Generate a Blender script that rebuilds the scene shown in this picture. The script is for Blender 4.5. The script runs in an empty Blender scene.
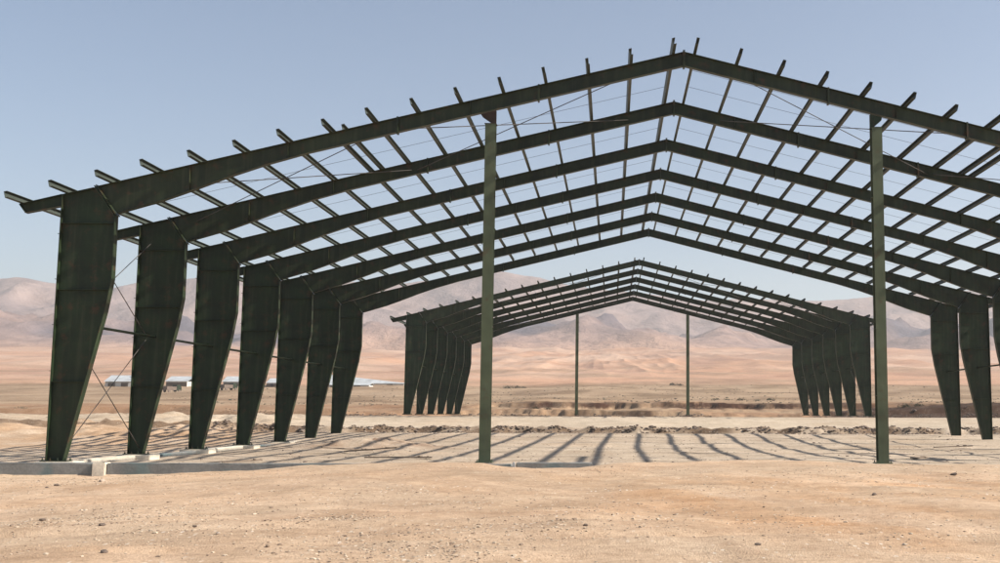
import bpy, bmesh, math, random
import numpy as np
from mathutils import Vector, Matrix, Euler

random.seed(7)
rng = np.random.default_rng(7)
scene = bpy.context.scene
COL = scene.collection
R = math.radians

# ------------------------------------------------------------------ measurements (metres)
CAM_F, CAM_PX = 1134.69, 639.62           # focal length and principal point, in pixels of a 1000 px wide picture
PITCH, YAW, ROLL = 6.629, -1.373, 0.207
CX, EYE = -2.370, 1.60
W, BAY, EAVE, RIDGE = 20.52, 6.20, 8.72, 13.80
Y1, XP = 37.37, 6.47                      # front frame line, gable posts
YR, ZR, BAYR = 100.2, 1.405, 6.47         # second frame on its terrace
SLOPE = (RIDGE - EAVE) / W
SUN_EL, SUN_AZ = 36.8, 6.5                # from the right, a touch from the camera's side


def top(x):
    return RIDGE - SLOPE * abs(x)


def cam_axes():
    p, y, r = R(PITCH), R(YAW), R(ROLL)
    F = Vector((-math.sin(y) * math.cos(p), math.cos(y) * math.cos(p), math.sin(p)))
    Rt = Vector((math.cos(y), math.sin(y), 0))
    U = Rt.cross(F)
    return F, math.cos(r) * Rt + math.sin(r) * U, -math.sin(r) * Rt + math.cos(r) * U


AX_F, AX_R, AX_U = cam_axes()


def ray(u, v):
    return AX_F + AX_R * ((u - CAM_PX) / CAM_F) + AX_U * ((281.5 - v) / CAM_F)


def at_depth(u, v, Y):
    d = ray(u, v)
    return Vector((CX, 0, EYE)) + d * (Y / d.y)


def on_ground(u, v, z=0.0):
    p = Vector((CX, 0, EYE))
    d = ray(u, v)
    t = (z - EYE) / d.z
    q = p + d * t
    for _ in range(6):
        z = float(ground_z(np.array([q.x]), np.array([q.y]))[0])
        t = (z - EYE) / d.z
        q = p + d * t
    return Vector((q.x, q.y, z))


# ------------------------------------------------------------------ noise (vectorised)
def _hash(ix, iy, s):
    h = (ix.astype(np.int64) * 374761393 + iy.astype(np.int64) * 668265263 + s * 1442695041) & 0xFFFFFFFF
    h = ((h ^ (h >> 13)) * 1274126177) & 0xFFFFFFFF
    h = h ^ (h >> 16)
    return (h & 0xFFFFFF) / float(0xFFFFFF) * 2 * math.pi


def pnoise(x, y, s=0):
    xi, yi = np.floor(x), np.floor(y)
    xf, yf = x - xi, y - yi
    u = xf * xf * xf * (xf * (xf * 6 - 15) + 10)
    v = yf * yf * yf * (yf * (yf * 6 - 15) + 10)

    def g(dx, dy):
        a = _hash(xi + dx, yi + dy, s)
        return np.cos(a) * (xf - dx) + np.sin(a) * (yf - dy)
    a = g(0, 0) * (1 - u) + g(1, 0) * u
    b = g(0, 1) * (1 - u) + g(1, 1) * u
    return (a * (1 - v) + b * v) * 1.5


def fbm(x, y, o=4, s=0, gain=.5):
    t, a = 0, 1.0
    for k in range(o):
        t = t + a * pnoise(x * 2 ** k + 13.7 * k, y * 2 ** k - 7.3 * k, s + k)
        a *= gain
    return t


def ridged(x, y, o=5, s=0, gain=.5):
    t, a, n = 0, 1.0, 0
    for k in range(o):
        r = 1 - np.abs(pnoise(x * 2 ** k + 3.1 * k, y * 2 ** k + 5.7 * k, s + k))
        t = t + a * r * r
        n += a
        a *= gain
    return t / n


def sm(a, b, x):
    t = np.clip((x - a) / (b - a), 0, 1)
    return t * t * (3 - 2 * t)


# ------------------------------------------------------------------ tagging and mesh helpers
def tag(o, label=None, cat=None, group=None, kind=None):
    if label: o['label'] = label
    if cat: o['category'] = cat
    if group: o['group'] = group
    if kind: o['kind'] = kind
    return o


def empty(name, loc, rz=0.0):
    o = bpy.data.objects.new(name, None)
    COL.objects.link(o)
    o.location = loc
    o.rotation_euler = (0, 0, rz)
    o.empty_display_size = .3
    return o


class MB:
    def __init__(self):
        self.v, self.f = [], []

    def prism(self, pts, y0, y1, M=None):
        """polygon in XZ (x, z) extruded from y0 to y1"""
        n, b = len(pts), len(self.v)
        area = sum(pts[i][0] * pts[(i + 1) % n][1] - pts[(i + 1) % n][0] * pts[i][1] for i in range(n))
        if area < 0: pts = pts[::-1]
        vs = [Vector((x, y0, z)) for x, z in pts] + [Vector((x, y1, z)) for x, z in pts]
        if M is not None: vs = [M @ p for p in vs]
        self.v += vs
        self.f.append([b + i for i in range(n)])
        self.f.append([b + n + i for i in range(n)][::-1])
        for i in range(n):
            j = (i + 1) % n
            self.f.append([b + j, b + i, b + n + i, b + n + j])
        return self

    def strip(self, line, t, y0, y1, side=1):
        """mitred flange: thickness t on one side of an XZ polyline"""
        n = len(line)
        off = []
        for i in range(n):
            ns = []
            if i > 0:
                d = Vector(line[i]) - Vector(line[i - 1]); d.normalize(); ns.append(Vector((-d.y, d.x)))
            if i < n - 1:
                d = Vector(line[i + 1]) - Vector(line[i]); d.normalize(); ns.append(Vector((-d.y, d.x)))
            m = sum(ns, Vector((0, 0))); m.normalize()
            off.append(Vector(line[i]) + m * (t * side / max(.3, m.dot(ns[0]))))
        for i in range(n - 1):
            a, c = line[i], line[i + 1]
            d, e = off[i + 1], off[i]
            self.prism([tuple(a), tuple(c), tuple(d), tuple(e)], y0, y1)
        return self

    def box(self, c, s, M=None):
        x, y, z = c
        a, b, h = s[0] / 2, s[1] / 2, s[2] / 2
        return self.prism([(x - a, z - h), (x + a, z - h), (x + a, z + h), (x - a, z + h)], y - b, y + b, M)

    def tube(self, p, q, r, n=6):
        p, q = Vector(p), Vector(q)
        d = (q - p).normalized()
        a = d.orthogonal().normalized()
        c = d.cross(a)
        b = len(self.v)
        for e in (p, q):
            for i in range(n):
                t = 2 * math.pi * i / n
                self.v.append(e + (a * math.cos(t) + c * math.sin(t)) * r)
        for i in range(n):
            j = (i + 1) % n
            self.f.append([b + i, b + j, b + n + j, b + n + i])
        self.f.append([b + i for i in range(n)][::-1])
        self.f.append([b + n + i for i in range(n)])
        return self

    def mesh(self, name, mat, smooth=False):
        me = bpy.data.meshes.new(name)
        me.from_pydata([tuple(p) for p in self.v], [], self.f)
        me.materials.append(mat)
        if smooth:
            for p in me.polygons: p.use_smooth = True
        me.update()
        return me

    def build(self, name, mat, parent=None, smooth=False):
        return link(name, self.mesh(name, mat, smooth), parent)


def link(name, me, parent=None, loc=(0, 0, 0), rot=None, scale=None):
    o = bpy.data.objects.new(name, me)
    COL.objects.link(o)
    o.parent = parent
    o.location = loc
    if rot is not None: o.rotation_euler = rot
    if scale is not None: o.scale = scale
    return o


def grid_mesh(name, xs, ys, zf, mat, colf=None):
    X, Y = np.meshgrid(xs, ys)
    Z = zf(X, Y)
    nx, ny = len(xs), len(ys)
    co = np.stack([X, Y, Z], -1).reshape(-1, 3).astype(np.float32)
    i = np.arange((ny - 1) * nx).reshape(ny - 1, nx)[:, :-1].ravel()
    q = np.stack([i, i + 1, i + nx + 1, i + nx], -1).astype(np.int32)
    me = bpy.data.meshes.new(name)
    me.vertices.add(len(co)); me.vertices.foreach_set('co', co.ravel())
    me.loops.add(q.size); me.loops.foreach_set('vertex_index', q.ravel())
    me.polygons.add(len(q))
    me.polygons.foreach_set('loop_start', np.arange(0, q.size, 4, dtype=np.int32))
    me.polygons.foreach_set('loop_total', np.full(len(q), 4, dtype=np.int32))
    me.polygons.foreach_set('use_smooth', np.ones(len(q), dtype=bool))
    me.update(calc_edges=True)
    if colf is not None:
        c = colf(X, Y, Z).reshape(-1, 3)
        a = me.attributes.new('soil', 'FLOAT_COLOR', 'POINT')
        a.data.foreach_set('color', np.concatenate([c, np.ones((len(c), 1))], 1).astype(np.float32).ravel())
    me.materials.append(mat)
    o = bpy.data.objects.new(name, me)
    COL.objects.link(o)
    return o


# ------------------------------------------------------------------ materials
def new_mat(name):
    m = bpy.data.materials.new(name)
    m.use_nodes = True
    nt = m.node_tree
    b = nt.nodes['Principled BSDF']
    return m, nt, b


def N(nt, kind, **kw):
    n = nt.nodes.new(kind)
    for k, v in kw.items():
        if k in n.inputs: n.inputs[k].default_value = v
        else: setattr(n, k, v)
    return n


def noise(nt, vec, scale, detail=4, rough=.55):
    n = N(nt, 'ShaderNodeTexNoise')
    n.inputs['Scale'].default_value = scale
    n.inputs['Detail'].default_value = detail
    n.inputs['Roughness'].default_value = rough
    nt.links.new(vec, n.inputs['Vector'])
    return n.outputs['Fac']


def ramp(nt, fac, stops):
    r = N(nt, 'ShaderNodeValToRGB')
    el = r.color_ramp.elements
    while len(el) < len(stops): el.new(.5)
    for e, (p, c) in zip(el, stops):
        e.position = p
        e.color = (*c, 1) if len(c) == 3 else c
    nt.links.new(fac, r.inputs['Fac'])
    return r.outputs['Color']


def mix(nt, a, b, fac, mode='MIX'):
    m = N(nt, 'ShaderNodeMix', data_type='RGBA', blend_type=mode)
    for s, sock in ((a, m.inputs[6]), (b, m.inputs[7]), (fac, m.inputs[0])):
        if hasattr(s, 'links'): nt.links.new(s, sock)
        else: sock.default_value = (*s, 1) if isinstance(s, tuple) else s
    return m.outputs[2]


def bump(nt, b, h, strength, dist):
    n = N(nt, 'ShaderNodeBump')
    n.inputs['Strength'].default_value = strength
    n.inputs['Distance'].default_value = dist
    nt.links.new(h, n.inputs['Height'])
    nt.links.new(n.outputs['Normal'], b.inputs['Normal'])


def paint(name, col, rust=.0, rough=.5, var=.35):
    m, nt, b = new_mat(name)
    tc = N(nt, 'ShaderNodeTexCoord').outputs['Object']
    n1 = noise(nt, tc, .9, 5)
    n2 = noise(nt, tc, 7, 4)
    dk = tuple(c * (1 - var) for c in col)
    lt = tuple(min(1, c * (1 + var)) for c in col)
    c = ramp(nt, n1, [(.3, dk), (.7, lt)])
    dust = ramp(nt, n2, [(.55, (0, 0, 0)), (.8, (1, 1, 1))])
    c2 = mix(nt, c, (.22, .17, .12), 0.0)
    mm = N(nt, 'ShaderNodeMath', operation='MULTIPLY')
    nt.links.new(dust, mm.inputs[0]); mm.inputs[1].default_value = .035
    c2 = mix(nt, c, (.24, .19, .13), mm.outputs[0])
    mp = N(nt, 'ShaderNodeMapping')
    mp.inputs['Scale'].default_value = (5.5, 5.5, .35)
    nt.links.new(tc, mp.inputs['Vector'])
    st = ramp(nt, noise(nt, mp.outputs[0], 1.0, 4, .6), [(.48, (0, 0, 0)), (.75, (.10, .10, .10))])
    c2 = mix(nt, c2, (.22, .18, .12), st)
    if rust:
        n3 = noise(nt, tc, 2.3, 6, .65)
        rm = ramp(nt, n3, [(.56, (0, 0, 0)), (.68, (rust, rust, rust))])
        c2 = mix(nt, c2, (.09, .035, .018), rm)
    nt.links.new(c2, b.inputs['Base Color'])
    b.inputs['Roughness'].default_value = rough
    b.inputs['Specular IOR Level'].default_value = .28
    bump(nt, b, noise(nt, tc, 1.1, 2), .6, .05)
    return m


M_FRAME = paint('dark green primer', (.0125, .0235, .0095), rust=.45, rough=.5, var=.5)
M_RAFTER = paint('green primer with painted bounce', (.0200, .0275, .0115), rust=.5, rough=.42, var=.45)  # frame primer lightened: extra bounce light on the rafters put into the colour
M_POST = paint('olive primer', (.072, .090, .052), rust=.35, rough=.5)
M_PURLIN = paint('grey green purlin primer', (.046, .055, .043), rough=.5, var=.2)
M_ROD = paint('bare steel rod', (.06, .055, .05), rust=.5, rough=.5)
M_RAW = paint('brown primer', (.040, .024, .018), rough=.6)


def concrete(name, col, stain=None, scale=1.0):
    m, nt, b = new_mat(name)
    tc = N(nt, 'ShaderNodeTexCoord').outputs['Object']
    n1 = noise(nt, tc, 1.2 * scale, 6, .6)
    n2 = noise(nt, tc, 14 * scale, 5, .6)
    c = ramp(nt, n1, [(.28, tuple(x * .72 for x in col)), (.7, tuple(x * 1.15 for x in col))])
    c = mix(nt, c, ramp(nt, n2, [(.3, (.7, .7, .7)), (.7, (1.15, 1.13, 1.1))]), .6, 'MULTIPLY')
    if stain:
        n3 = noise(nt, tc, .45, 3)
        c = mix(nt, c, stain, ramp(nt, n3, [(.52, (0, 0, 0)), (.6, (.75, .75, .75))]))
    nt.links.new(c, b.inputs['Base Color'])
    b.inputs['Roughness'].default_value = .9
    bump(nt, b, n2, .5, .02)
    return m


M_BEAM = concrete('weathered grey concrete', (.235, .235, .222), stain=(.12, .17, .17))
M_CREAM = concrete('cream concrete', (.66, .59, .48))
M_WHITE = concrete('white painted sheet', (.43, .45, .46), scale=.3)
M_SHEDW = concrete('pale shed wall', (.60, .57, .52), scale=.3)


def soil_mat(name, stone=.5, far=False):
    m, nt, b = new_mat(name)
    geo = N(nt, 'ShaderNodeNewGeometry').outputs['Position']
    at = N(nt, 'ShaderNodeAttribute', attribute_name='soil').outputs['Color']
    if not far:
        big = noise(nt, geo, .11, 5, .6)
        mid = noise(nt, geo, .9, 6, .65)
        fine = noise(nt, geo, 6.5, 6, .7)
        grit = noise(nt, geo, 38, 3, .6)
        huge = noise(nt, geo, .016, 8, .68)
        at = mix(nt, at, ramp(nt, huge, [(.34, (.78, .72, .68)), (.5, (1, 1, 1)), (.66, (1.1, 1.1, 1.1))]), .8, 'MULTIPLY')
        c = mix(nt, at, ramp(nt, big, [(.3, (.84, .79, .74)), (.5, (1, 1, 1)), (.72, (1.08, 1.02, .97))]), .9, 'MULTIPLY')
        c = mix(nt, c, ramp(nt, mid, [(.3, (.80, .77, .74)), (.62, (1.07, 1.07, 1.07))]), .75, 'MULTIPLY')
        c = mix(nt, c, ramp(nt, fine, [(.32, (.70, .66, .62)), (.52, (1, 1, 1)), (.72, (1.16, 1.15, 1.14))]), .7, 'MULTIPLY')
        c = mix(nt, c, ramp(nt, grit, [(.36, (.62, .58, .55)), (.48, (1, 1, 1)), (.66, (1.12, 1.12, 1.12))]), .45, 'MULTIPLY')
        mp = N(nt, 'ShaderNodeMapping')
        mp.inputs['Scale'].default_value = (.22, 1.5, 1)
        nt.links.new(geo, mp.inputs['Vector'])
        strk = noise(nt, mp.outputs[0], 1.1, 5, .6)
        c = mix(nt, c, ramp(nt, strk, [(.34, (.80, .76, .72)), (.5, (1, 1, 1)), (.68, (1.1, 1.09, 1.06))]), .5, 'MULTIPLY')
        vo = N(nt, 'ShaderNodeTexVoronoi', feature='F1')
        vo.inputs['Scale'].default_value = 13
        mc = N(nt, 'ShaderNodeMapping')
        mc.inputs['Scale'].default_value = (1, .36, 1)
        nt.links.new(geo, mc.inputs['Vector'])
        nt.links.new(mc.outputs[0], vo.inputs['Vector'])
        chips = ramp(nt, vo.outputs['Color'], [(.66, (0, 0, 0)), (.69, (1, 1, 1))])
        core = ramp(nt, vo.outputs['Distance'], [(.22, (1, 1, 1)), (.34, (0, 0, 0))])
        patch = ramp(nt, noise(nt, geo, .55, 4, .6), [(.45, (.05, .05, .05)), (.62, (.8, .8, .8))])
        cm = mix(nt, mix(nt, chips, core, 1.0, 'MULTIPLY'), patch, 1.0, 'MULTIPLY')
        c = mix(nt, c, (.66, .58, .48), cm)
        dchip = ramp(nt, vo.outputs['Color'], [(.30, (1, 1, 1)), (.33, (0, 0, 0))])
        c = mix(nt, c, (.24, .17, .12), mix(nt, mix(nt, dchip, core, 1.0, 'MULTIPLY'), patch, 1.0, 'MULTIPLY'))
        nt.links.new(c, b.inputs['Base Color'])
        h = N(nt, 'ShaderNodeMath', operation='MULTIPLY_ADD')
        nt.links.new(fine, h.inputs[0]); h.inputs[1].default_value = 1.0
        nt.links.new(grit, h.inputs[2])
        bump(nt, b, h.outputs[0], .55, .05)
    else:
        big = noise(nt, geo, .0035, 6, .6)
        mid = noise(nt, geo, .018, 7, .65)
        huge = noise(nt, geo, .016, 8, .68)
        at = mix(nt, at, ramp(nt, huge, [(.34, (.78, .72, .68)), (.5, (1, 1, 1)), (.66, (1.1, 1.1, 1.1))]), .8, 'MULTIPLY')
        c = mix(nt, at, ramp(nt, big, [(.34, (.70, .68, .72)), (.62, (1.12, 1.08, 1.04))]), .85, 'MULTIPLY')
        c = mix(nt, c, ramp(nt, mid, [(.34, (.74, .72, .74)), (.62, (1.10, 1.09, 1.07))]), .8, 'MULTIPLY')
        nt.links.new(c, b.inputs['Base Color'])
        bump(nt, b, mid, 1.0, 12)
    b.inputs['Roughness'].default_value = .95
    b.inputs['Specular IOR Level'].default_value = .1
    return m


M_SOIL = soil_mat('desert soil')
M_ROCK = soil_mat('mountain rock', far=True)


def stone_mat(name, col):
    m, nt, b = new_mat(name)
    tc = N(nt, 'ShaderNodeTexCoord').outputs['Object']
    n = noise(nt, tc, 6, 5)
    nt.links.new(ramp(nt, n, [(.3, tuple(c * .6 for c in col)), (.7, tuple(c * 1.3 for c in col))]), b.inputs['Base Color'])
    b.inputs['Roughness'].default_value = .9
    bump(nt, b, n, .6, .03)
    return m


M_STONE = stone_mat('pale stone', (.40, .32, .25))
M_STONET = stone_mat('tan gravel', (.27, .195, .135))
M_CHIP = stone_mat('sandy chip', (.47, .375, .275))
M_STONED = stone_mat('dark stone', (.15, .11, .085))
M_WOOD = stone_mat('old timber', (.20, .15, .11))
M_LEAF = stone_mat('dry shrub', (.075, .075, .045))
M_TWIG = stone_mat('twig', (.11, .08, .055))


# ------------------------------------------------------------------ the ground
def ground_z(x, y):
    x = np.asarray(x, float); y = np.asarray(y, float)
    z = np.zeros_like(x)
    # foreground: lower at the left along the foundation, banked up to floor level at the right
    left = 1 - sm(-17.5, -8.0, x + .5 * pnoise(x * .35, y * .2, 3))
    fore = 1 - sm(Y1 - 1.05, Y1 - .45, y)
    z -= .42 * left * fore
    z -= .185 * fore * np.exp(-((x + 4.5) / 1.7) ** 4) * sm(Y1 - 6, Y1 - 2.2, y)
    z += fore * (.05 + .05 * sm(-4, 10, x)) * sm(Y1 - 14, Y1 - 2, y)
    z += fore * (.10 * fbm(x * .16, y * .12, 3, 11) + .035 * fbm(x * .9, y * .7, 3, 12))
    # wheel ruts across the foreground
    for a, b0, k in ((15.0, .10, 1), (17.2, .10, 2), (24.5, .16, 3)):
        d = y - (a + b0 * x + .9 * pnoise(x * .06, x * .0 + k, 20 + k))
        z -= .045 * fore * np.exp(-(d / .28) ** 2) - .03 * fore * np.exp(-((np.abs(d) - .55) / .25) ** 2)
    # floor inside
    ins = (1 - fore) * (1 - sm(76, 84, y))
    z -= (1 - fore) * (1 - sm(60, 78, y)) * .17
    z += ins * (.045 * fbm(x * .22, y * .22, 3, 31) + .015 * fbm(x * 1.1, y * 1.1, 3, 32))
    z += ins * .25 * sm(52, 78, y)
    for yy, k in ((40.6, 1), (44.5, 2), (51.0, 3), (60.0, 4)):
        z += ins * .055 * sm(0, .22, y - yy - .5 * fbm(x * .12, x * 0 + k, 3, 34)) * (1 - sm(.6, 3.0, y - yy)) * (.5 + .8 * fbm(x * .3, x * 0 + k, 2, 35))
    # spoil outside the left column row
    out = (1 - fore) * (1 - sm(-W - 3.2, -W - 1.2, x))
    z -= out * .22 * (1 - sm(60, 80, y))
    mound = sm(62, 74, y) * (1 - sm(92, 100, y)) * (1 - sm(-W - 10, -W - 3, x))
    z += mound * (.20 + .38 * np.abs(fbm(x * .3, y * .25, 4, 41)) + .16 * fbm(x * .7, y * .6, 4, 42))
    # a low heap of reddish spoil on the floor by the last left columns
    z += .33 * np.exp(-(((x + 14.2) / 3.0) ** 2 + ((y - 57) / 2.6) ** 2)) * (1 + .8 * fbm(x * .9, y * .9, 3, 44))
    # rough step, then the bank up to the terrace of the second frame
    e = y + 1.6 * fbm(x * .11, y * .05, 4, 51) + .45 * fbm(x * .7, y * .7, 3, 53)
    z += .42 * sm(79.0, 79.8, e) + (ZR - .65) * sm(81.5, 98, e)
    z += sm(78, 80, e) * (1 - sm(81, 84, e)) * .22 * fbm(x * .9, y * .9, 4, 52)
    z += (1 - sm(136, 139, y)) * sm(84, 96, y) * .04 * fbm(x * .3, y * .3, 3, 54)
    # excavation behind the terrace and the berms beyond it
    edge = y - 139 - 2.0 * fbm(x * .05, y * .02, 3, 61)
    z -= 1.1 * sm(0, 3, edge) * (1 - sm(18, 26, edge))
    rg = sm(140, 160, y) * (1 - sm(230, 320, y))
    z += rg * (.28 * fbm(x * .16, y * .14, 5, 67) + .22 * (ridged(x * .22, y * .1, 4, 68) - .5))
    b1 = y - (166 + 6 * fbm(x * .02, x * 0, 3, 62))
    fr1_ = fbm(x * .25, y * .1, 4, 63)
    b1 = b1 + 1.6 * fr1_
    z += .95 * sm(0, 1.3, b1) * (1 - .6 * sm(8, 30, b1)) * (.85 + .5 * fbm(x * .06, y * .02, 3, 69))
    b2 = y - (212 + 6 * fbm(x * .02, x * 0 + 4, 3, 64)) + 2.0 * fbm(x * .2, y * .08, 4, 65)
    z += .9 * sm(-16, -3, b2) + (1.0 * sm(-34, -14, x) + .15) * sm(0, 1.4, b2) + .4 * sm(2, 14, b2)
    rr = sm(30, 52, x) * np.exp(-((y - 178) / 13) ** 2)
    z += rr * 1.5 * (.8 + .5 * fbm(x * .05, y * .05, 4, 66))
    # plain climbing to the fan
    z += sm(215, 540, y) * 10.4 + np.clip(y - 520, 0, None) * .070
    z += sm(240, 420, y) * (.8 * fbm(x * .02, y * .02, 4, 71) + 2.6 * sm(600, 1200, y) * fbm(x * .006, y * .004, 4, 72))
    gz = sm(560, 850, y) * (ridged(x * .010, y * .0018, 4, 73) - .55) * 9
    z += gz + sm(230, 330, y) * (1 - sm(520, 600, y)) * .5 * (ridged(x * .05, y * .03, 3, 74) - .5)
    return z


def lin(r, g, b):
    f = lambda c: ((c / 255 + .055) / 1.055) ** 2.4 if c > 10 else c / 255 / 12.92
    return np.array([f(r), f(g), f(b)])


def soil_colour(X, Y, Z):
    def lay(c, col, m):
        return c * (1 - m[..., None]) + np.array(col) * m[..., None]
    c = np.ones(X.shape + (3,)) * np.array([.59, .428, .295])
    n = fbm(X * .09, Y * .12, 4, 81)
    n2 = fbm(X * .35, Y * .35, 4, 82)
    vv, uu = X * .9 + Y * .45, Y * .9 - X * .45
    n9 = fbm(vv * .45, uu * .07, 5, 90)
    c = lay(c, (.53, .325, .18), np.clip(.35 + 1.5 * n9, 0, 1) * sm(3.5, 8, vv) * (1 - sm(26, 35, Y)) * .9)
    c = lay(c, (.46, .325, .215), np.clip(-.1 + 1.6 * fbm(X * .5, Y * .25, 4, 94), 0, .8) * (1 - sm(32, 36, Y)))
    c = lay(c, (.50, .385, .275), np.clip(.3 * n2 + .35 - .4 * n, 0, .8))
    for c0, am in ((5.2, .55), (6.9, .55), (10.4, .45), (12.1, .45)):
        d = vv - c0 - .55 * pnoise(uu * .09, uu * 0 + .5, 97) - .25 * np.sin(uu * .05)
        c = lay(c, (.62, .47, .33), am * np.exp(-(d / .20) ** 2) * np.clip(.55 + 1.2 * n2, 0, 1) * (1 - sm(30, 35, Y)))
        c = lay(c, (.43, .28, .175), .5 * am * np.exp(-((np.abs(d) - .34) / .10) ** 2) * (1 - sm(30, 35, Y)))
    line = Y1 - .75 + .35 * fbm(X * .5, Y * .2, 3, 83)
    ins = sm(-.15, .15, Y - line)
    floor = lay(np.ones_like(c) * np.array([.52, .425, .325]), (.43, .35, .265), np.clip(.4 + .8 * n2, 0, 1))
    c = c * (1 - ins[..., None]) + floor * ins[..., None]
    c = lay(c, (.30, .17, .11), .8 * np.exp(-(((X + 14.2) / 3.2) ** 2 + ((Y - 57) / 2.8) ** 2)) * np.clip(.6 + n2, 0, 1))
    outl = ins * (1 - sm(-W - 5, -W - 2, X)) * sm(52, 64, Y)
    c = lay(c, (.46, .31, .195), outl * np.clip(.75 + .5 * n2, 0, 1))
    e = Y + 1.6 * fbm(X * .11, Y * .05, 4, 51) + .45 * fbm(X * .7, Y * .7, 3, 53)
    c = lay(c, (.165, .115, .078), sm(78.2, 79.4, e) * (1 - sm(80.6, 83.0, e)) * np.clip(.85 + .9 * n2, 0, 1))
    c = lay(c, (.50, .415, .315), sm(82, 86, e) * (1 - sm(136, 140, Y)) * .9)
    far = sm(138, 142, Y)
    c = lay(c, (.34, .240, .155), far)
    n3 = fbm(X * .05, Y * .05, 5, 84)
    n5 = fbm(X * .30, Y * .08, 4, 87)
    n6 = fbm(X * .10, Y * .02, 3, 88)
    c = lay(c, (.29, .18, .11), far * np.clip(.40 + 1.2 * n3 + .45 * (1 - sm(-40, -24, X)), 0, 1))
    c = lay(c, (.060, .034, .022), far * np.clip(.85 + 1.3 * n5 + .7 * n6 + .5 * sm(20, 34, X), 0, 1) * sm(148, 154, Y) * (1 - sm(162, 168, Y + 5 * n3 - 17 * sm(26, 36, X))))  # dark berm soil; at the right the scarp's shade is painted in too
    zl = Z + .25 * n5 + .2 * n6
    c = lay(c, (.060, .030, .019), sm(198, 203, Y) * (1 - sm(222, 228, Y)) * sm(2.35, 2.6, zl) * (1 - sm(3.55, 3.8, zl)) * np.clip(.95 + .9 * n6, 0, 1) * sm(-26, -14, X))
    c = lay(c, (.36, .262, .175), sm(216, 240, Y))
    c = lay(c, (.23, .16, .10), sm(225, 300, Y) * np.clip(.40 + 1.3 * fbm(X * .05, Y * .03, 5, 85), 0, 1))
    c = lay(c, (.27, .18, .11), sm(430, 480, Y) * (1 - sm(505, 530, Y)) * .6)
    n4 = fbm(X * .004, Y * .006, 4, 86)
    c = lay(c, (.48, .285, .185), sm(500, 560, Y))
    c = lay(c, (.52, .36, .265), sm(500, 700, Y) * np.clip(.45 + 1.1 * n4, 0, 1))
    n7 = ridged(X * .012 + .5 * n4, Y * .0016, 4, 89)
    c = lay(c, (.33, .20, .145), sm(540, 700, Y) * np.clip(2.6 * (n7 - .58), 0, .75))
    c = lay(c, (.33, .225, .15), sm(500, 560, Y) * (1 - sm(700, 1000, Y)) * np.clip(.2 + 1.4 * fbm(X * .012, Y * .02, 4, 78), 0, .85))
    return c


def spaced(stops):
    out = [stops[0][0]]
    for (a, _), (b, s) in zip(stops, stops[1:]):
        while out[-1] + s < b - 1e-6: out.append(out[-1] + s)
        out.append(b)
    return out


def grow(start, s, f, end):
    o, x = [], start
    while x < end:
        s *= f; x += s; o.append(min(x, end))
    return o


xs_mid = list(np.arange(-34, 34.01, .3))
xr = grow(34, .3, 1.07, 3600)
xs = np.array([-v for v in xr][::-1] + xs_mid + xr)
ys_mid = list(np.arange(6, 46, .16)) + list(np.arange(46, 102, .26)) + list(np.arange(102, 148, .8)) + list(np.arange(148, 232, .5))
ys = np.array([-v for v in grow(-6, .2, 1.25, 60)][::-1] + ys_mid + grow(ys_mid[-1], .6, 1.015, 1900))
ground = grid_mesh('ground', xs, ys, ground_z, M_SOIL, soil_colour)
tag(ground, 'sandy desert ground rising to a stony plain', 'ground', kind='structure')

# ------------------------------------------------------------------ mountains
SKY_PX = [-900, -500, -200, 0, 20, 60, 117, 172, 240, 330, 400, 460, 490, 507, 544, 600, 650, 720, 800, 860, 930, 1000, 1200, 1500, 1900]
SKY_PY = [300, 290, 284, 280, 278, 283, 288, 279, 276, 279, 282, 274, 268.5, 268.5, 277, 286, 291, 296, 296, 293, 288, 284, 280, 290, 300]
YC = 3100.0
crest_x = np.array([(p - 615) / CAM_F * YC + CX for p in SKY_PX])
crest_h = np.array([(409 - p) / CAM_F * YC + EYE for p in SKY_PY])


def base_fan(x, y):
    return 11.6 + np.clip(y - 520, 0, None) * .070


def mountain_z(x, y):
    far_h = np.interp(x * YC / np.maximum(y, 1), crest_x, crest_h)
    far_h = far_h + 5 * fbm(x * .006, x * 0 + 2, 4, 95)
    fan = base_fan(x, np.minimum(y, 1750))
    # front range of broken, darker hills
    wig = 150 * fbm(x * .0016, x * 0, 3, 91)
    f1 = sm(1560, 2080, y + wig) * (1 - .55 * sm(2150, 2500, y + wig))
    r1 = ridged(x * .0052, y * .0034, 5, 92, .45)
    r1b = ridged(x * .0013, y * .0013, 4, 98)
    h1 = f1 * np.minimum(26 + 80 * (r1b - .4) + 75 * (r1 - .45), 118)
    # far range up to the skyline
    f2 = sm(2250, 3060, y) * (1 - .5 * sm(3150, 3900, y))
    r2 = ridged(x * .0030, y * .0022, 6, 93, .5)
    crest = np.exp(-((y - 3100) / 160) ** 2)
    h2 = f2 * (far_h - fan) * (1 - (1 - crest) * .40 * (1 - r2))
    z = fan + np.maximum(np.maximum(h1, 0) * (1 - sm(2500, 2800, y)), h2) - 14 * (1 - sm(1560, 1700, y))
    return z


def rock_colour(X, Y, Z):
    n = fbm(X * .0022, Y * .0022, 4, 96)
    c = np.ones(X.shape + (3,)) * np.array([.31, .215, .18])
    m = np.clip(.5 + 1.7 * n, 0, 1) * sm(1650, 1850, Y)
    c = c * (1 - m[..., None]) + np.array([.105, .092, .112]) * m[..., None]
    f = sm(2300, 2700, Y)[..., None]
    c = c * (1 - f) + np.array([.31, .23, .205]) * f
    g = (1 - sm(1620, 1760, Y))[..., None]
    c = c * (1 - g) + np.array([.42, .275, .20]) * g
    return c


mts = grid_mesh('mountains', np.arange(-3600, 3601, 14.0), np.arange(1480, 3900, 14.0), mountain_z, M_ROCK, rock_colour)
tag(mts, 'bare pinkish desert mountains fading into haze', 'mountains', kind='structure')

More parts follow.
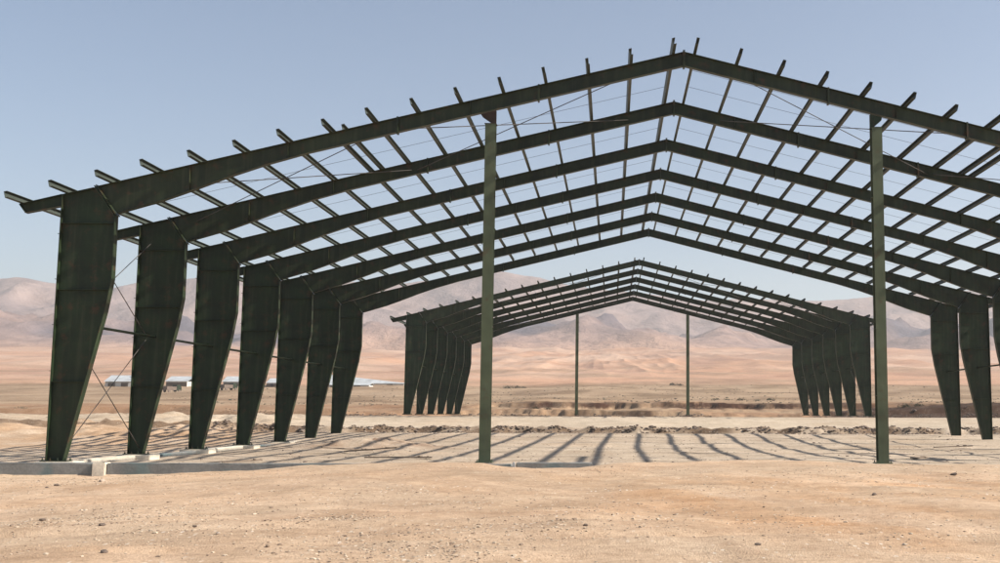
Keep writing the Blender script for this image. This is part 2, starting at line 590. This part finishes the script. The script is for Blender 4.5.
# ------------------------------------------------------------------ steel frames
KX1, KX2, KZ2 = W - 1.10, W - 1.80, 8.08          # slanted knee joint
KINK = 5.55
FW = .14


def column_mesh():
    m = MB()                                      # left column, outer face at x = -W
    line_out = [(-W, .03), (-W, EAVE)]
    line_in = [(-W + .56, .03), (-W + 1.62, 4.85), (-W + 1.78, 5.9), (-KX2 - .03, KZ2 - .02)]
    cap = [(-W, EAVE), (-KX1 - .04, top(KX1) - .01)]
    knee = [(-KX1 - .04, top(KX1) - .01), (-KX2 - .03, KZ2 - .02)]
    web = [line_out[0]] + line_in + [knee[0], cap[0]]
    m.prism(web, -.008, .008)
    m.strip([(-W, .03), (-W, EAVE - .03)], .025, -FW, FW, -1)
    m.strip(line_in, .025, -FW, FW, 1)
    m.strip([(-W + .03, EAVE - .005), (-KX1 - .075, top(KX1) - .045)], .022, -FW + .004, FW - .004, -1)
    # knee plate
    m.strip([(-KX1 - .042, top(KX1) + .02), (-KX2 - .028, KZ2 - .09)], .028, -FW - .02, FW + .02, -1)
    # stiffeners on both faces of the web
    for z0 in (KINK, 2.55, 7.75):
        x1 = float(np.interp(z0, [p[1] for p in line_in], [p[0] for p in line_in]))
        for s in (-1, 1):
            m.box(((-W + .03 + x1 - .03) / 2, s * (.010 + (FW - .02) / 2), z0), (x1 + W - .06, FW - .02, .016))
    # girt cleats up the outer flange
    for z0 in (1.4, 2.9, 4.4, 5.9, 7.4):
        m.box((-W - .045, 0, z0), (.086, .16, .012))
        m.box((-W - .005, 0, z0 + .05), (.008, .16, .085))
    return m.mesh('column', M_FRAME)


def base_plate_mesh():
    m = MB()
    m.box((-W + .29, 0, .015), (.86, .42, .028))
    for sx in (-.07, .17, .41, .66):
        for sy in (-.17, .17):
            m.tube((-W + sx, sy, .03), (-W + sx, sy, .11), .018)
            m.tube((-W + sx, sy, .030), (-W + sx, sy, .055), .034)
    return m.mesh('base_plate', M_FRAME)


HAUNCH = [(3.3, 1.00), (4.4, .86), (5.4, .71), (6.6, .585), (8.0, .515)]
RF = .105


def rafter_mesh():
    m = MB()
    a = (-KX1, top(KX1))
    tp = [a, (-.035, RIDGE - .008)]
    bt = [(-KX2, KZ2)] + [(-W + a_, top(W - a_) - d_) for a_, d_ in HAUNCH] + [(-.035, RIDGE - .50)]
    m.prism([tp[0]] + bt + [tp[1]], -.007, .007)
    m.strip([(-KX1 + .03, top(KX1 - .03)), tp[1]], .02, -RF, RF, -1)
    m.strip([(-KX2 + .03, KZ2 + .012)] + bt[1:], .02, -RF, RF, 1)
    m.strip([(-KX1 - .010, top(KX1) + .03), (-KX2 + .004, KZ2 - .08)], .026, -FW - .02, FW + .02, 1)
    m.box((-.020, 0, RIDGE - .25), (.030, .29, .60))
    for x0 in (9.6, 4.9):                         # splice plates
        t0, b0 = top(x0) + .02, top(x0) - .56
        m.prism([(-x0 - .03, b0), (-x0 + .03, b0), (-x0 + .03, t0), (-x0 - .03, t0)], -RF - .016, RF + .016)
    for x0 in (16.4, 13.2, 7.2, 2.4):             # web stiffeners
        t0 = top(x0) - .03
        d = np.interp(x0, [0, W - 8.0, W - 6.6, W - 5.4, W - 4.4, W - 3.3, KX2], [.50, .515, .585, .71, .86, 1.0, 1.05])
        for s in (-1, 1):
            m.prism([(-x0 - .006, t0 - d + .06), (-x0 + .006, t0 - d + .06), (-x0 + .006, t0), (-x0 - .006, t0)],
                    *sorted((s * .009, s * (RF - .006))))
    return m.mesh('rafter', M_RAFTER)


def bracket_mesh():
    m = MB()
    x0, x1 = W + .002, W + 1.38
    zt = lambda x: top(x)
    m.prism([(-x0, zt(x0) - .40), (-x0, zt(x0)), (-x1, zt(x1)), (-x1 + .20, zt(x1) - .30)], -.007, .007)
    m.strip([(-x1, zt(x1) + .001), (-x0 - .004, zt(x0) + .001)], .018, -.11, .11, -1)
    m.strip([(-x1 + .20, zt(x1) - .30), (-x0 - .004, zt(x0) - .40)], .018, -.11, .11, 1)
    m.strip([(-x1 - .002, zt(x1) - .022), (-x1 + .19, zt(x1) - .275)], .012, -.108, .108, 1)
    return m.mesh('eave_bracket', M_FRAME)


def purlin_mesh(length):
    m = MB()
    h, f, t = .215, .105, .010
    a = math.atan(SLOPE)
    def P(x0, z0, x1, z1):
        p = [(x0, z0), (x1, z0), (x1, z1), (x0, z1)]
        m.prism([(x * math.cos(a) - z * math.sin(a), x * math.sin(a) + z * math.cos(a)) for x, z in p], 0, length)
    P(0, t, t, h - t)
    P(0, 0, f, t)
    P(0, h - t, f, h)
    return m.mesh('purlin', M_PURLIN)


def post_mesh(ztop):
    m = MB()
    m.box((0, -.163, ztop / 2 + .01), (.345, .022, ztop - .02))
    m.box((0, .163, ztop / 2 + .01), (.345, .022, ztop - .02))
    m.box((-.03, 0, ztop / 2 + .012), (.014, .302, ztop - .03))
    for z in (2.2, 4.4, 6.6, 8.8):
        m.box((-.11, 0, z), (.14, .302, .012))
        m.box((.08, 0, z), (.2, .302, .012))
    return m.mesh('gable_post', M_POST)


def mirror(me, name):
    c = me.copy()
    c.name = name
    co = np.empty(len(c.vertices) * 3, np.float32)
    c.vertices.foreach_get('co', co)
    co = co.reshape(-1, 3); co[:, 0] *= -1
    c.vertices.foreach_set('co', co.ravel())
    c.flip_normals()
    c.update()
    return c


ME = {}
for nm, fn in (('column', column_mesh), ('base_plate', base_plate_mesh), ('rafter', rafter_mesh), ('eave_bracket', bracket_mesh)):
    a = fn()
    ME[nm] = (a, mirror(a, nm))
PUR_X = [.37 + 1.43 * k for k in range(16)]
ROD_R = .013


def build_frame(loc, n, bay, post_line, front):
    root = empty('steel_building_frame', loc)
    L = (n - 1) * bay
    for i in range(n):
        for s in (0, 1):
            y = i * bay
            c = link('column', ME['column'][s], root, (0, y, 0))
            link('base_plate', ME['base_plate'][s], c)
            link('rafter', ME['rafter'][s], root, (0, y, 0))
            link('eave_bracket', ME['eave_bracket'][s], root, (0, y, 0))
    ov = 1.10 if front else .5
    pm = purlin_mesh(L + 2 * ov)
    pmm = mirror(pm, 'purlin')
    for k, x in enumerate(PUR_X):
        for s, me in ((-1, pm), (1, pmm)):
            jit = random.uniform(-.12, .12)
            link('purlin', me, root, (s * (x + .04), -ov + jit, top(x + .04) + .004))
    if front:                                     # one doubled purlin each side in the first bay
        ps = purlin_mesh(bay + 1.0)
        psm = mirror(ps, 'purlin')
        for s, me in ((-1, ps), (1, psm)):
            link('purlin', me, root, (s * 11.44, .0, top(11.44) + .004))
    # longitudinal struts at mid height and under the eaves, as hollow pipes per bay
    for s in (-1, 1):
        for i in range(n - 1):
            x = s * (W - .75)
            MB().tube((x, i * bay + .01, 4.42), (x, (i + 1) * bay - .01, 4.42), .048, 8).build('strut', M_FRAME, root, True)
    # wall and roof cross bracing in the first bay (and the last)
    for y0 in ([0] if front else [0, L - bay]):
        y1 = y0 + bay
        for s in (-1, 1):
            xw = s * (W - .42)
            for (za, zb) in ((.25, 4.30), (4.52, 8.0)):
                for (p, q) in (((xw, y0 + .02, za), (xw, y1 - .02, zb)), ((xw + .03 * s, y0 + .02, zb), (xw + .03 * s, y1 - .02, za))):
                    MB().tube(p, q, .016).build('brace_rod', M_ROD, root)
            for (xa, xb) in ((18.4, 10.2), (10.0, 1.8)):
                za, zb = top(xa) - .30, top(xb) - .30
                MB().tube((s * xa, y0 + .02, za), (s * xb, y1 - .02, zb), .016).build('brace_rod', M_ROD, root)
                MB().tube((s * xb, y0 + .02, zb - .05), (s * xa, y1 - .02, za - .05), .016).build('brace_rod', M_ROD, root)
    # sag rods: two lines per bay running up each slope through the purlins
    for i in range(n - 1):
        for fr in (1 / 3, 2 / 3):
            for s in (-1, 1):
                y = (i + fr) * bay
                MB().tube((s * PUR_X[-1], y, top(PUR_X[-1]) + .12), (s * .40, y, top(.4) + .12), .0065, 5).build('sag_rod', M_ROD, root)
    # gable posts with the stub that hangs them from the rafter
    zt = top(XP) - (1.02 if front else .52)
    pme = post_mesh(zt)
    for s in (-1, 1):
        py = -.16 if front else L
        p = link('gable_post', pme, root, (s * XP, py, 0))
        m = MB()
        m.box((0, 0, .016), (.55, .5, .032))
        for sx in (-.22, .22):
            for sy in (-.2, .2): m.tube((sx, sy, .03), (sx, sy, .1), .018)
        m.build('base_plate', M_POST, p)
        m = MB()
        m.box((0, 0, zt + .006), (.40, .37, .012))
        if front:
            zr = top(XP) - .50
            lo, hi = zt + .012, zr - .04
            sl = SLOPE * -s
            pts = [(.12, lo), (.16, lo), (.16, hi + sl * .16), (-.36, hi - sl * .36), (-.30, hi - .1 - sl * .3)]
            if s > 0: pts = [(-.16, lo), (-.12, lo), (.22, hi - .12 + sl * .22), (.24, hi + sl * .24), (-.16, hi - sl * .16)]
            m.prism(pts, .10, .118)
            m.prism(pts, .20, .218)
        m.build('cap_bracket', M_RAW if s < 0 else M_FRAME, p)
    return root


fr1 = build_frame((0, Y1, 0), 7, BAY, 0, True)
tag(fr1, 'large dark green steel portal frame in front, bare of roof and walls', 'building frame', 'steel building frames')
fr2 = build_frame((0, YR, ZR), 6, BAYR, 1, False)
tag(fr2, 'second dark green steel frame, smaller looking, on the terrace beyond the front frame', 'building frame', 'steel building frames')

# ------------------------------------------------------------------ foundations
def rough_block(name, mat, sx, sy, z0, z1, loc, bev=.02, seg=None):
    bm = bmesh.new()
    bmesh.ops.create_cube(bm, size=1)
    for v in bm.verts:
        v.co = Vector((v.co.x * sx, v.co.y * sy, z0 + (v.co.z + .5) * (z1 - z0)))
    if seg:
        edges = [e for e in bm.edges if abs(e.verts[0].co.x - e.verts[1].co.x) > sx * .5]
        bmesh.ops.subdivide_edges(bm, edges=edges, cuts=seg)
    bmesh.ops.bevel(bm, geom=[e for e in bm.edges if e.calc_face_angle(0) > .5], offset=bev, segments=2, affect='EDGES')
    for v in bm.verts:
        v.co += Vector((random.uniform(-.006, .006), random.uniform(-.008, .008), random.uniform(-.008, .008)))
    me = bpy.data.meshes.new(name)
    bm.to_mesh(me); bm.free()
    me.materials.append(mat)
    return link(name, me, None, loc)


YB = Y1 - .72
px2x = lambda u, Y=YB, v=470: at_depth(u, v, Y).x
x_a, x_b = px2x(95), px2x(108.5)
wl = rough_block('foundation_beam', M_BEAM, x_a + 34 - .02, .34, -.75, -.02, ((x_a - 34) / 2, YB, 0), seg=20)
tag(wl, 'grey concrete foundation beam running out of frame left of the cream pier', 'foundation', 'concrete footings')
pr = rough_block('concrete_pier', M_CREAM, x_b - x_a - .02, .46, -.75, .0, ((x_a + x_b) / 2, YB - .03, 0))
tag(pr, 'cream concrete pier let into the grey foundation beam beside the nearest left column', 'pier', 'concrete footings')
x_c = px2x(512)
wm = rough_block('foundation_beam', M_BEAM, x_c - x_b - .02, .34, -.75, -.02, ((x_c + x_b) / 2, YB, 0), seg=30)
tag(wm, 'grey concrete foundation beam between the cream pier and the white stake, half buried in soil', 'foundation', 'concrete footings')
x_d, x_e = px2x(516.5), px2x(592)
wr = rough_block('foundation_beam', M_BEAM, x_e - x_d, .34, -.75, .03, ((x_d + x_e) / 2, YB, 0), seg=8)
tag(wr, 'short grey strip of foundation beam right of the white stake', 'foundation', 'concrete footings')
m = MB()
m.box((0, 0, -.02), (.085, .08, .62))
m.prism([(-.0425, .29), (.0425, .29), (.0, .325)], -.04, .04)
st = m.build('white_stake', M_WHITE)
st.location = ((x_c + x_d) / 2, YB - .26, -.27)
tag(st, 'white painted stake standing at the joint of the foundation beams near the left post', 'stake')

ordn = ['nearest', 'second', 'third', 'fourth', 'fifth', 'sixth', 'farthest']
for i in range(7):
    for s, side in ((-1, 'left'), (1, 'right')):
        if s > 0 and i < 4: continue
        p = rough_block('column_footing', M_CREAM, 1.25, .95 if i else .8, -.8, -.004, (s * (W - .36), Y1 + i * BAY + (0 if i else .08), 0))
        tag(p, 'pale concrete footing under the %s %s column of the front frame' % (ordn[i], side), 'footing', 'concrete column footings')
for i in range(6):                                # low ground beams between the left footings
    g = rough_block('ground_beam', M_CREAM if i % 2 == 0 else M_BEAM, .34, BAY - 1.0, -.6, -.02 - .05 * (i % 2), (-W + .30, Y1 + (i + .5) * BAY, 0), seg=None)
    tag(g, 'pale ground beam between the %s and %s left columns of the front frame' % (ordn[i], ordn[i + 1]), 'ground beam', 'ground beams of the left row')

# ------------------------------------------------------------------ loose things on the ground
def stone_mesh(seed, mat, name='stone'):
    r = random.Random(seed)
    bm = bmesh.new()
    bmesh.ops.create_icosphere(bm, subdivisions=2, radius=1)
    ax = [Vector((r.uniform(-1, 1), r.uniform(-1, 1), r.uniform(-.6, 1))).normalized() for _ in range(9)]
    lim = [r.uniform(.6, .9) for _ in ax]
    for v in bm.verts:
        for a, l in zip(ax, lim):
            d = v.co.dot(a)
            if d > l: v.co -= a * (d - l)
        v.co.z *= .62
    me = bpy.data.meshes.new(name)
    bm.to_mesh(me); bm.free()
    me.materials.append(mat)
    return me


STONES = [stone_mesh(k, M_STONE) for k in range(4)] + [stone_mesh(k + 9, M_STONED) for k in range(4)]
spots = [  # u, v, half width px, mesh, label
    (57, 486, 3.2, 4, 'dark stone just below the grey foundation beam, left of the cream pier'),
    (47, 488, 2.0, 5, 'small dark stone beside a larger one below the foundation beam'),
    (102, 525.5, 3.4, 5, 'dark stone lying on open sand below the cream pier'),
    (42, 520.5, 3.0, 6, 'flat dark stone in the gravelly patch at the left edge'),
    (60, 533, 3.2, 7, 'dark stone with pale chips around it at the left of the foreground'),
    (103.5, 553, 4.6, 4, 'long dark stone nearest the bottom left of the foreground'),
    (195, 527, 2.4, 6, 'small dark stone at the left end of a pale stony patch'),
    (227, 525.5, 3.2, 7, 'dark stone on the right end of the pale stony patch'),
    (218, 534, 3.0, 1, 'pale flat stone between two dark stones in the stony patch'),
    (102, 481.5, 3.4, 0, 'pale stone fallen at the foot of the cream pier'),
    (586, 526, 3.2, 4, 'dark stone in the middle of the foreground with grit around it'),
    (640, 527.5, 2.0, 5, 'small dark stone right of the middle foreground grit'),
    (758, 545.5, 3.6, 6, 'dark stone low on the right below the right post'),
    (954, 475, 3.6, 7, 'dark stone by the edge of the floor, below the right columns'),
    (874, 495, 3.0, 4, 'low dark stone on the sand straight below the right post'),
    (350, 490, 2.4, 5, 'small dark stone on the sand below the left post'),
    (490, 521, 2.5, 2, 'pale stone on the sand left of centre'),
]
for u, v, hw, k, lab in spots:
    p = on_ground(u, v)
    s = hw * (p.y) / CAM_F
    o = link('stone', STONES[k], None, (p.x, p.y, p.z + s * .22), (0, 0, random.uniform(0, 6)), (s * 1.05, s * .9, s * .85))
    tag(o, lab, 'stone', 'loose stones in the foreground')

# fine gravel and clods: beyond counting
def scatter(name, n, sampler, size, mats, label):
    v, f, mi = [], [], []
    base = [np.array([tuple(q.co) for q in me.vertices]) for me in STONES_LOW]
    faces = [[list(p.vertices) for p in me.polygons] for me in STONES_LOW]
    X, Y = sampler(n)
    Z = ground_z(X, Y)
    for x, y, z in zip(X, Y, Z):
        k = random.randrange(len(base))
        s = random.uniform(*size) * (1 if random.random() < .93 else 1.8)
        a = random.uniform(0, 6.28)
        b = base[k] * s * np.array([random.uniform(.8, 1.3), random.uniform(.8, 1.3), random.uniform(.6, 1)])
        rot = np.array([[math.cos(a), -math.sin(a), 0], [math.sin(a), math.cos(a), 0], [0, 0, 1]])
        b = b @ rot.T + np.array([x, y, z + s * .12])
        o = len(v)
        v += [tuple(q) for q in b]
        f += [[o + i for i in fa] for fa in faces[k]]
        mi += [0 if random.random() < mats[2] else 1] * len(faces[k])
    me = bpy.data.meshes.new(name)
    me.from_pydata(v, [], f)
    me.materials.append(mats[0]); me.materials.append(mats[1])
    me.polygons.foreach_set('material_index', mi)
    o = link(name, me)
    tag(o, label, name, kind='stuff')
    return o


def low_stone(seed):
    r = random.Random(seed)
    bm = bmesh.new()
    bmesh.ops.create_icosphere(bm, subdivisions=1, radius=1)
    for v in bm.verts: v.co *= r.uniform(.7, 1.15); v.co.z *= .65
    me = bpy.data.meshes.new('pebble'); bm.to_mesh(me); bm.free()
    return me


STONES_LOW = [low_stone(k) for k in range(6)]


def fore_sampler(n):
    X, Y = [], []
    while len(X) < n:
        y = 9 + 27 * random.random() ** .8
        x = random.uniform(-.62 * y - 3, .40 * y + 2) + CX * 0
        d = float(fbm(np.array([x * .22]), np.array([y * .3]), 3, 99)[0])
        if random.random() < .05 + 1.6 * max(0, d) + (.12 if x < -8 else 0) + (.5 if x < -12 and y > 29 else 0):
            X.append(x); Y.append(y)
    return np.array(X), np.array(Y)


def scarp_sampler(n):
    X = rng.uniform(-30, 34, n)
    e = rng.normal(80.0, 1.0, n)
    Y = e - 1.6 * fbm(X * .11, e * .05, 4, 51)
    k = fbm(X * .3, Y * .2, 3, 55) > -.22
    return X[k], Y[k]


def floor_sampler(n):
    X = rng.uniform(-24, 26, n); Y = rng.uniform(Y1, 79, n)
    return X, Y


PATCH = [(40, 521, 2.2), (95, 521, 1.4), (205, 527, 1.3), (30, 484, 3.4), (70, 482, 2.5), (180, 510, 2.0), (345, 519, .7), (400, 535, 1.6), (440, 552, 1.0),
         (370, 553, 1.0), (590, 521, 1.6), (500, 530, 1.8), (950, 478, 3.0), (880, 480, 3.0), (470, 500, 3.0), (700, 500, 4), (260, 500, 4), (300, 540, 2)]
PATCH = [(on_ground(u, v), r) for u, v, r in PATCH]
_fs = fore_sampler


def fore_sampler(n):
    X, Y = _fs(n // 2)
    px, py = [], []
    for k in range(n - n // 2):
        p, r = random.choice(PATCH)
        px.append(p.x + random.gauss(0, r * .6)); py.append(min(Y1 - 1.1, p.y + random.gauss(0, r * .55)))
    return np.concatenate([X, px]), np.concatenate([Y, py])


scatter('gravel', 9500, fore_sampler, (.006, .021), (M_CHIP, M_STONET, .62), 'pale and dark gravel strewn over the sandy foreground')
scatter('rubble', 6500, scarp_sampler, (.025, .12), (M_STONE, M_STONED, .16), 'rubble and clods along the foot of the terrace bank')
scatter('clods', 1500, floor_sampler, (.015, .05), (M_STONE, M_STONED, .4), 'clods and chips of soil scattered over the floor of the front frame')

def plain_sampler(n):
    X = rng.uniform(-120, 110, n); Y = 219 + 250 * rng.random(n) ** 1.6
    X = X * (Y / 300)
    k = fbm(X * .05, Y * .03, 3, 56) > -.1
    return X[k], Y[k]


def berm_sampler(n):
    X = rng.uniform(-75, 70, n); Y = rng.normal(161, 3.0, n)
    k = fbm(X * .12, Y * .1, 3, 57) > -.35
    return X[k], Y[k]


scatter('scrub', 3200, plain_sampler, (.07, .26), (M_LEAF, M_TWIG, .5), 'dry brown scrub dotted over the plain beyond the berms')
scatter('spoil', 6000, berm_sampler, (.04, .17), (M_STONED, M_TWIG, .5), 'dark clods and brush along the berm behind the second frame')

# boards and rods left on the floor
boards = [  # u0, v0, u1, v1, width, label
    (322, 449, 372, 452, .16, 'weathered board lying across the reddish spoil heap by the left columns'),
    (345, 453, 398, 449, .14, 'board crossing the spoil heap towards the terrace'),
    (365, 459, 432, 459, .18, 'long board lying flat right of the spoil heap'),
    (222, 464.2, 262, 461.6, .14, 'short board beside the base of the second left column'),
    (886, 441.5, 903, 441, .22, 'short dark timber on the floor just right of the right post'),
    (912, 459.5, 926, 459.3, .18, 'small dark board lying near the front edge right of the right post'),
    (934, 448.5, 972, 447.2, .20, 'long dark timber on the floor below the right columns'),
]
for u0, v0, u1, v1, w, lab in boards:
    a, b = on_ground(u0, v0), on_ground(u1, v1)
    d = b - a
    m = MB()
    m.box((0, 0, 0), (d.length, w, .05))
    m.box((d.length * .31, 0, .04), (w * .5, w * 1.3, .028))
    o = m.build('board', M_WOOD)
    o.location = (a + b) / 2 + Vector((0, 0, .06))
    o.rotation_euler = Vector((1, 0, 0)).rotation_difference(d.normalized()).to_euler()
    tag(o, lab, 'board', 'boards left on the floor')

# ------------------------------------------------------------------ far buildings, truck, shrubs
def shed(u0, u1, v_ridge, Y, depth, wall_h, label, doors, tilt=0):
    a, b = at_depth(u0, 385, Y), at_depth(u1, 385, Y)
    L = b.x - a.x
    zb = float(ground_z(np.array([(a.x + b.x) / 2]), np.array([Y]))[0])
    rise = at_depth((u0 + u1) / 2, v_ridge, Y + depth * .5).z - zb
    root = empty('long_shed', ((a.x + b.x) / 2, Y, zb))
    m = MB()
    m.box((0, depth / 2, wall_h / 2 - .5), (L, depth, wall_h + 1.0))
    m.build('wall', M_SHEDW, root)
    m = MB()
    e = .5
    sec = [(-e, wall_h + .02), (depth / 2, rise), (depth + e, wall_h + .02), (depth / 2, rise + .25), ]
    n = len(sec)
    v0 = []
    for x, sc in ((-L / 2 - .4, 0), (L / 2 + .4, tilt)):
        v0 += [Vector((x, y, z - sc * (z - wall_h) if z > wall_h + .05 else z)) for y, z in sec]
    m.v = v0
    m.f = [[0, 1, 2, 3], [4, 7, 6, 5]] + [[i, i + 4, (i + 1) % 4 + 4, (i + 1) % 4] for i in range(4)]
    m.prism([(-L / 2, wall_h), (-L / 2 + .1, wall_h), (-L / 2 + .1, wall_h + .3), (-L / 2, wall_h + .3)], .1, depth - .1)
    m.build('roof', M_WHITE, root)
    for k in range(doors):
        x = -L / 2 + L * (k + .5) / doors
        d = MB().box((x, -.06, wall_h * .38), (2.6, .1, wall_h * .76)).build('door', M_TWIG, root)
        MB().box((x + 1, -.14, wall_h * .35), (.1, .06, .3)).build('handle', M_STONED, d)
    tag(root, label, 'shed', 'white roofed sheds on the plain')
    return root


shed(105, 131, 376.0, 430, 12, 1.9, 'white roofed shed seen between the first and second left columns', 2)
shed(166, 187, 377.0, 434, 12, 1.9, 'white roofed shed seen between the second and third left columns', 3)
shed(223, 239, 377.0, 452, 11, 1.8, 'white roofed shed seen between the third and fourth left columns', 2)
shed(267, 277, 379.0, 456, 11, 1.7, 'white roofed shed seen between the fourth and fifth left columns', 2)
shed(322, 369, 383.2, 440, 8, 1.0, 'short white roofed shed just right of the farthest left column', 2)
shed(318, 404, 374.5, 500, 14, .9, 'long white wedge roofed shed sloping down towards the second frame', 3, tilt=.92)


def truck(u, v, Y):
    p = at_depth(u, v, Y)
    z = float(ground_z(np.array([p.x]), np.array([Y]))[0])
    root = empty('parked_truck', (p.x, Y, z), R(62))
    MB().prism([(-2.9, .75), (.9, .75), (.9, 1.9), (-2.9, 1.9)], -1.05, 1.05).build('cargo_bed', M_STONED, root)
    cab = MB().prism([(1.0, .6), (2.9, .6), (2.9, 1.5), (2.45, 2.5), (1.0, 2.5)], -1.0, 1.0).build('cab', M_FRAME, root)
    MB().prism([(2.93, 1.52), (2.5, 2.4), (2.47, 2.4), (2.9, 1.52)], -.85, .85).build('windscreen', M_ROD, cab)
    for x in (-2, 2.1):
        for y in (-1.0, 1.0):
            MB().tube((x, y - .14, .48), (x, y + .14, .48), .48, 14).build('wheel', M_STONED, root)
    return root


t = truck(172.5, 381, 372)
tag(t, 'dark truck parked against the white shed, seen between the second and third left columns', 'truck')
t = truck(229, 381, 385)
tag(t, 'dark truck parked by the white shed, seen between the third and fourth left columns', 'truck')


def shrub_mesh(seed):
    r = random.Random(seed)
    m = MB()
    for k in range(230):
        th, ph = r.uniform(0, 6.28), math.acos(r.uniform(0, 1))
        q = r.uniform(.45, 1.0) ** .5 * (1 + .35 * math.sin(th * 3 + seed))
        c = Vector((math.cos(th) * math.sin(ph) * q, math.sin(th) * math.sin(ph) * q, .08 + math.cos(ph) * q * .8))
        a = Vector((r.uniform(-1, 1), r.uniform(-1, 1), r.uniform(-1, 1))).normalized() * r.uniform(.06, .15)
        b = a.orthogonal().normalized() * r.uniform(.04, .10)
        i = len(m.v)
        m.v += [c - a, c + b, c + a, c - b]
        m.f.append([i, i + 1, i + 2, i + 3])
    return m.mesh('foliage', M_LEAF)


def stems_mesh(seed):
    r = random.Random(seed)
    m = MB()
    for k in range(9):
        th = r.uniform(0, 6.28)
        m.tube((0, 0, -.1), (math.cos(th) * .6, math.sin(th) * .6, r.uniform(.35, .75)), .018, 4)
    return m.mesh('stem', M_TWIG)


SH = [(shrub_mesh(k), stems_mesh(k)) for k in range(3)]
shrubs = [
    (508, 386, 420, 1.5, 'dark shrub, left and biggest of the small clump on the plain beyond the second frame'),
    (517, 386, 425, 1.2, 'dark shrub in the middle of the clump on the plain'),
    (523, 386.5, 430, 1.0, 'dark shrub at the right end of the clump on the plain'),
    (673, 382.5, 460, 1.5, 'lone dark shrub on the plain left of the right far post'),
    (680, 382.5, 462, 1.1, 'small dark shrub close beside the lone one, left of the right far post'),
    (716, 391, 260, .8, 'low dry shrub at the edge of the plain just right of the right far post'),
    (727, 391.5, 258, .7, 'low dry shrub second right of the right far post'),
    (741, 391, 262, .9, 'rounded dry shrub in the row right of the right far post'),
    (757, 391.5, 259, .7, 'low dry shrub near the right end of the row beyond the terrace'),
    (770, 391, 262, .8, 'dry shrub ending the row beside the right legs of the second frame'),
    (535, 400, 172, .6, 'tufted dry shrub on the brown berm left of the left far post'),
    (548, 401, 172, .5, 'small tufted shrub on the brown berm, close to the left far post'),
    (486, 403, 165, .7, 'dry shrub on the berm beside the front frame\'s left post'),
    (905, 396, 178, .8, 'dry shrub on the brown mound between the right post and the right columns'),
    (918, 397, 176, .6, 'small dry shrub on the mound close to the right columns'),
    (22, 392, 175, .8, 'dry shrub on the brown spoil at the left edge, left of the first column'),
]
for k, (u, v, Y, s, lab) in enumerate(shrubs):
    p = at_depth(u, v, Y)
    z = float(ground_z(np.array([p.x]), np.array([Y]))[0])
    o = empty('desert_shrub', (p.x, Y, z - .02), random.uniform(0, 6))
    f = link('foliage', SH[k % 3][0], o, scale=(s * 1.25, s, s * .8))
    g = link('stem', SH[k % 3][1], o, scale=(s * 1.2, s, s * .8))
    tag(o, lab, 'shrub', 'dry desert shrubs')

# ------------------------------------------------------------------ haze
bm = bmesh.new()
bmesh.ops.create_cube(bm, size=1)
for v in bm.verts:
    v.co = Vector((v.co.x * 7400, 1900 + v.co.y * 4200, -4 + (v.co.z + .5) * 460))
me = bpy.data.meshes.new('haze'); bm.to_mesh(me); bm.free()
hm = bpy.data.materials.new('haze'); hm.use_nodes = True
nt = hm.node_tree
nt.nodes.clear()
out = nt.nodes.new('ShaderNodeOutputMaterial')
pv = nt.nodes.new('ShaderNodeVolumePrincipled')
pv.inputs['Color'].default_value = (.93, .905, .89, 1)
pv.inputs['Density'].default_value = 2.2e-4
pv.inputs['Anisotropy'].default_value = .2
nt.links.new(pv.outputs[0], out.inputs['Volume'])
me.materials.append(hm)
hz = link('haze', me)
hz.visible_shadow = True
tag(hz, 'pale dusty haze over the plain and mountains', 'haze', kind='stuff')

# ------------------------------------------------------------------ sky, sun, camera
w = bpy.data.worlds.new('World')
scene.world = w
w.use_nodes = True
nt = w.node_tree
bg = nt.nodes['Background']
sky = nt.nodes.new('ShaderNodeTexSky')
sky.sky_type = 'NISHITA'
sky.sun_disc = False
sky.sun_elevation = R(SUN_EL)
sky.sun_rotation = R(90 + SUN_AZ)
sky.altitude = 900
sky.air_density = 1.0
sky.dust_density = 1.2
sky.ozone_density = 0.0
nt.links.new(sky.outputs[0], bg.inputs['Color'])
bg.inputs['Strength'].default_value = .075

sl = bpy.data.lights.new('sun', 'SUN')
sl.energy = 4.6
sl.angle = R(.53)
sl.color = (1.0, .94, .85)
so = bpy.data.objects.new('sun', sl)
COL.objects.link(so)
e, a = R(SUN_EL), R(SUN_AZ)
to_sun = Vector((math.cos(e) * math.cos(a), -math.cos(e) * math.sin(a), math.sin(e)))
so.rotation_euler = to_sun.to_track_quat('Z', 'Y').to_euler()
so.location = to_sun * 60

cd = bpy.data.cameras.new('camera')
cam = bpy.data.objects.new('camera', cd)
COL.objects.link(cam)
cd.sensor_fit = 'HORIZONTAL'
cd.sensor_width = 36
cd.lens = CAM_F * 36 / 1000
cd.shift_x = (500 - CAM_PX) / 1000
cd.clip_start = .1
cd.clip_end = 20000
M = Matrix((AX_R, AX_U, -AX_F)).transposed().to_4x4()
M.translation = Vector((CX, 0, EYE))
cam.matrix_world = M
scene.camera = cam

scene.view_settings.view_transform = 'Standard'
scene.view_settings.look = 'None'
scene.view_settings.exposure = .98
scene.view_settings.gamma = 1
scene.view_settings.use_curve_mapping = False
scene.cycles.use_denoising = True
scene.cycles.max_bounces = 6
scene.cycles.volume_bounces = 0
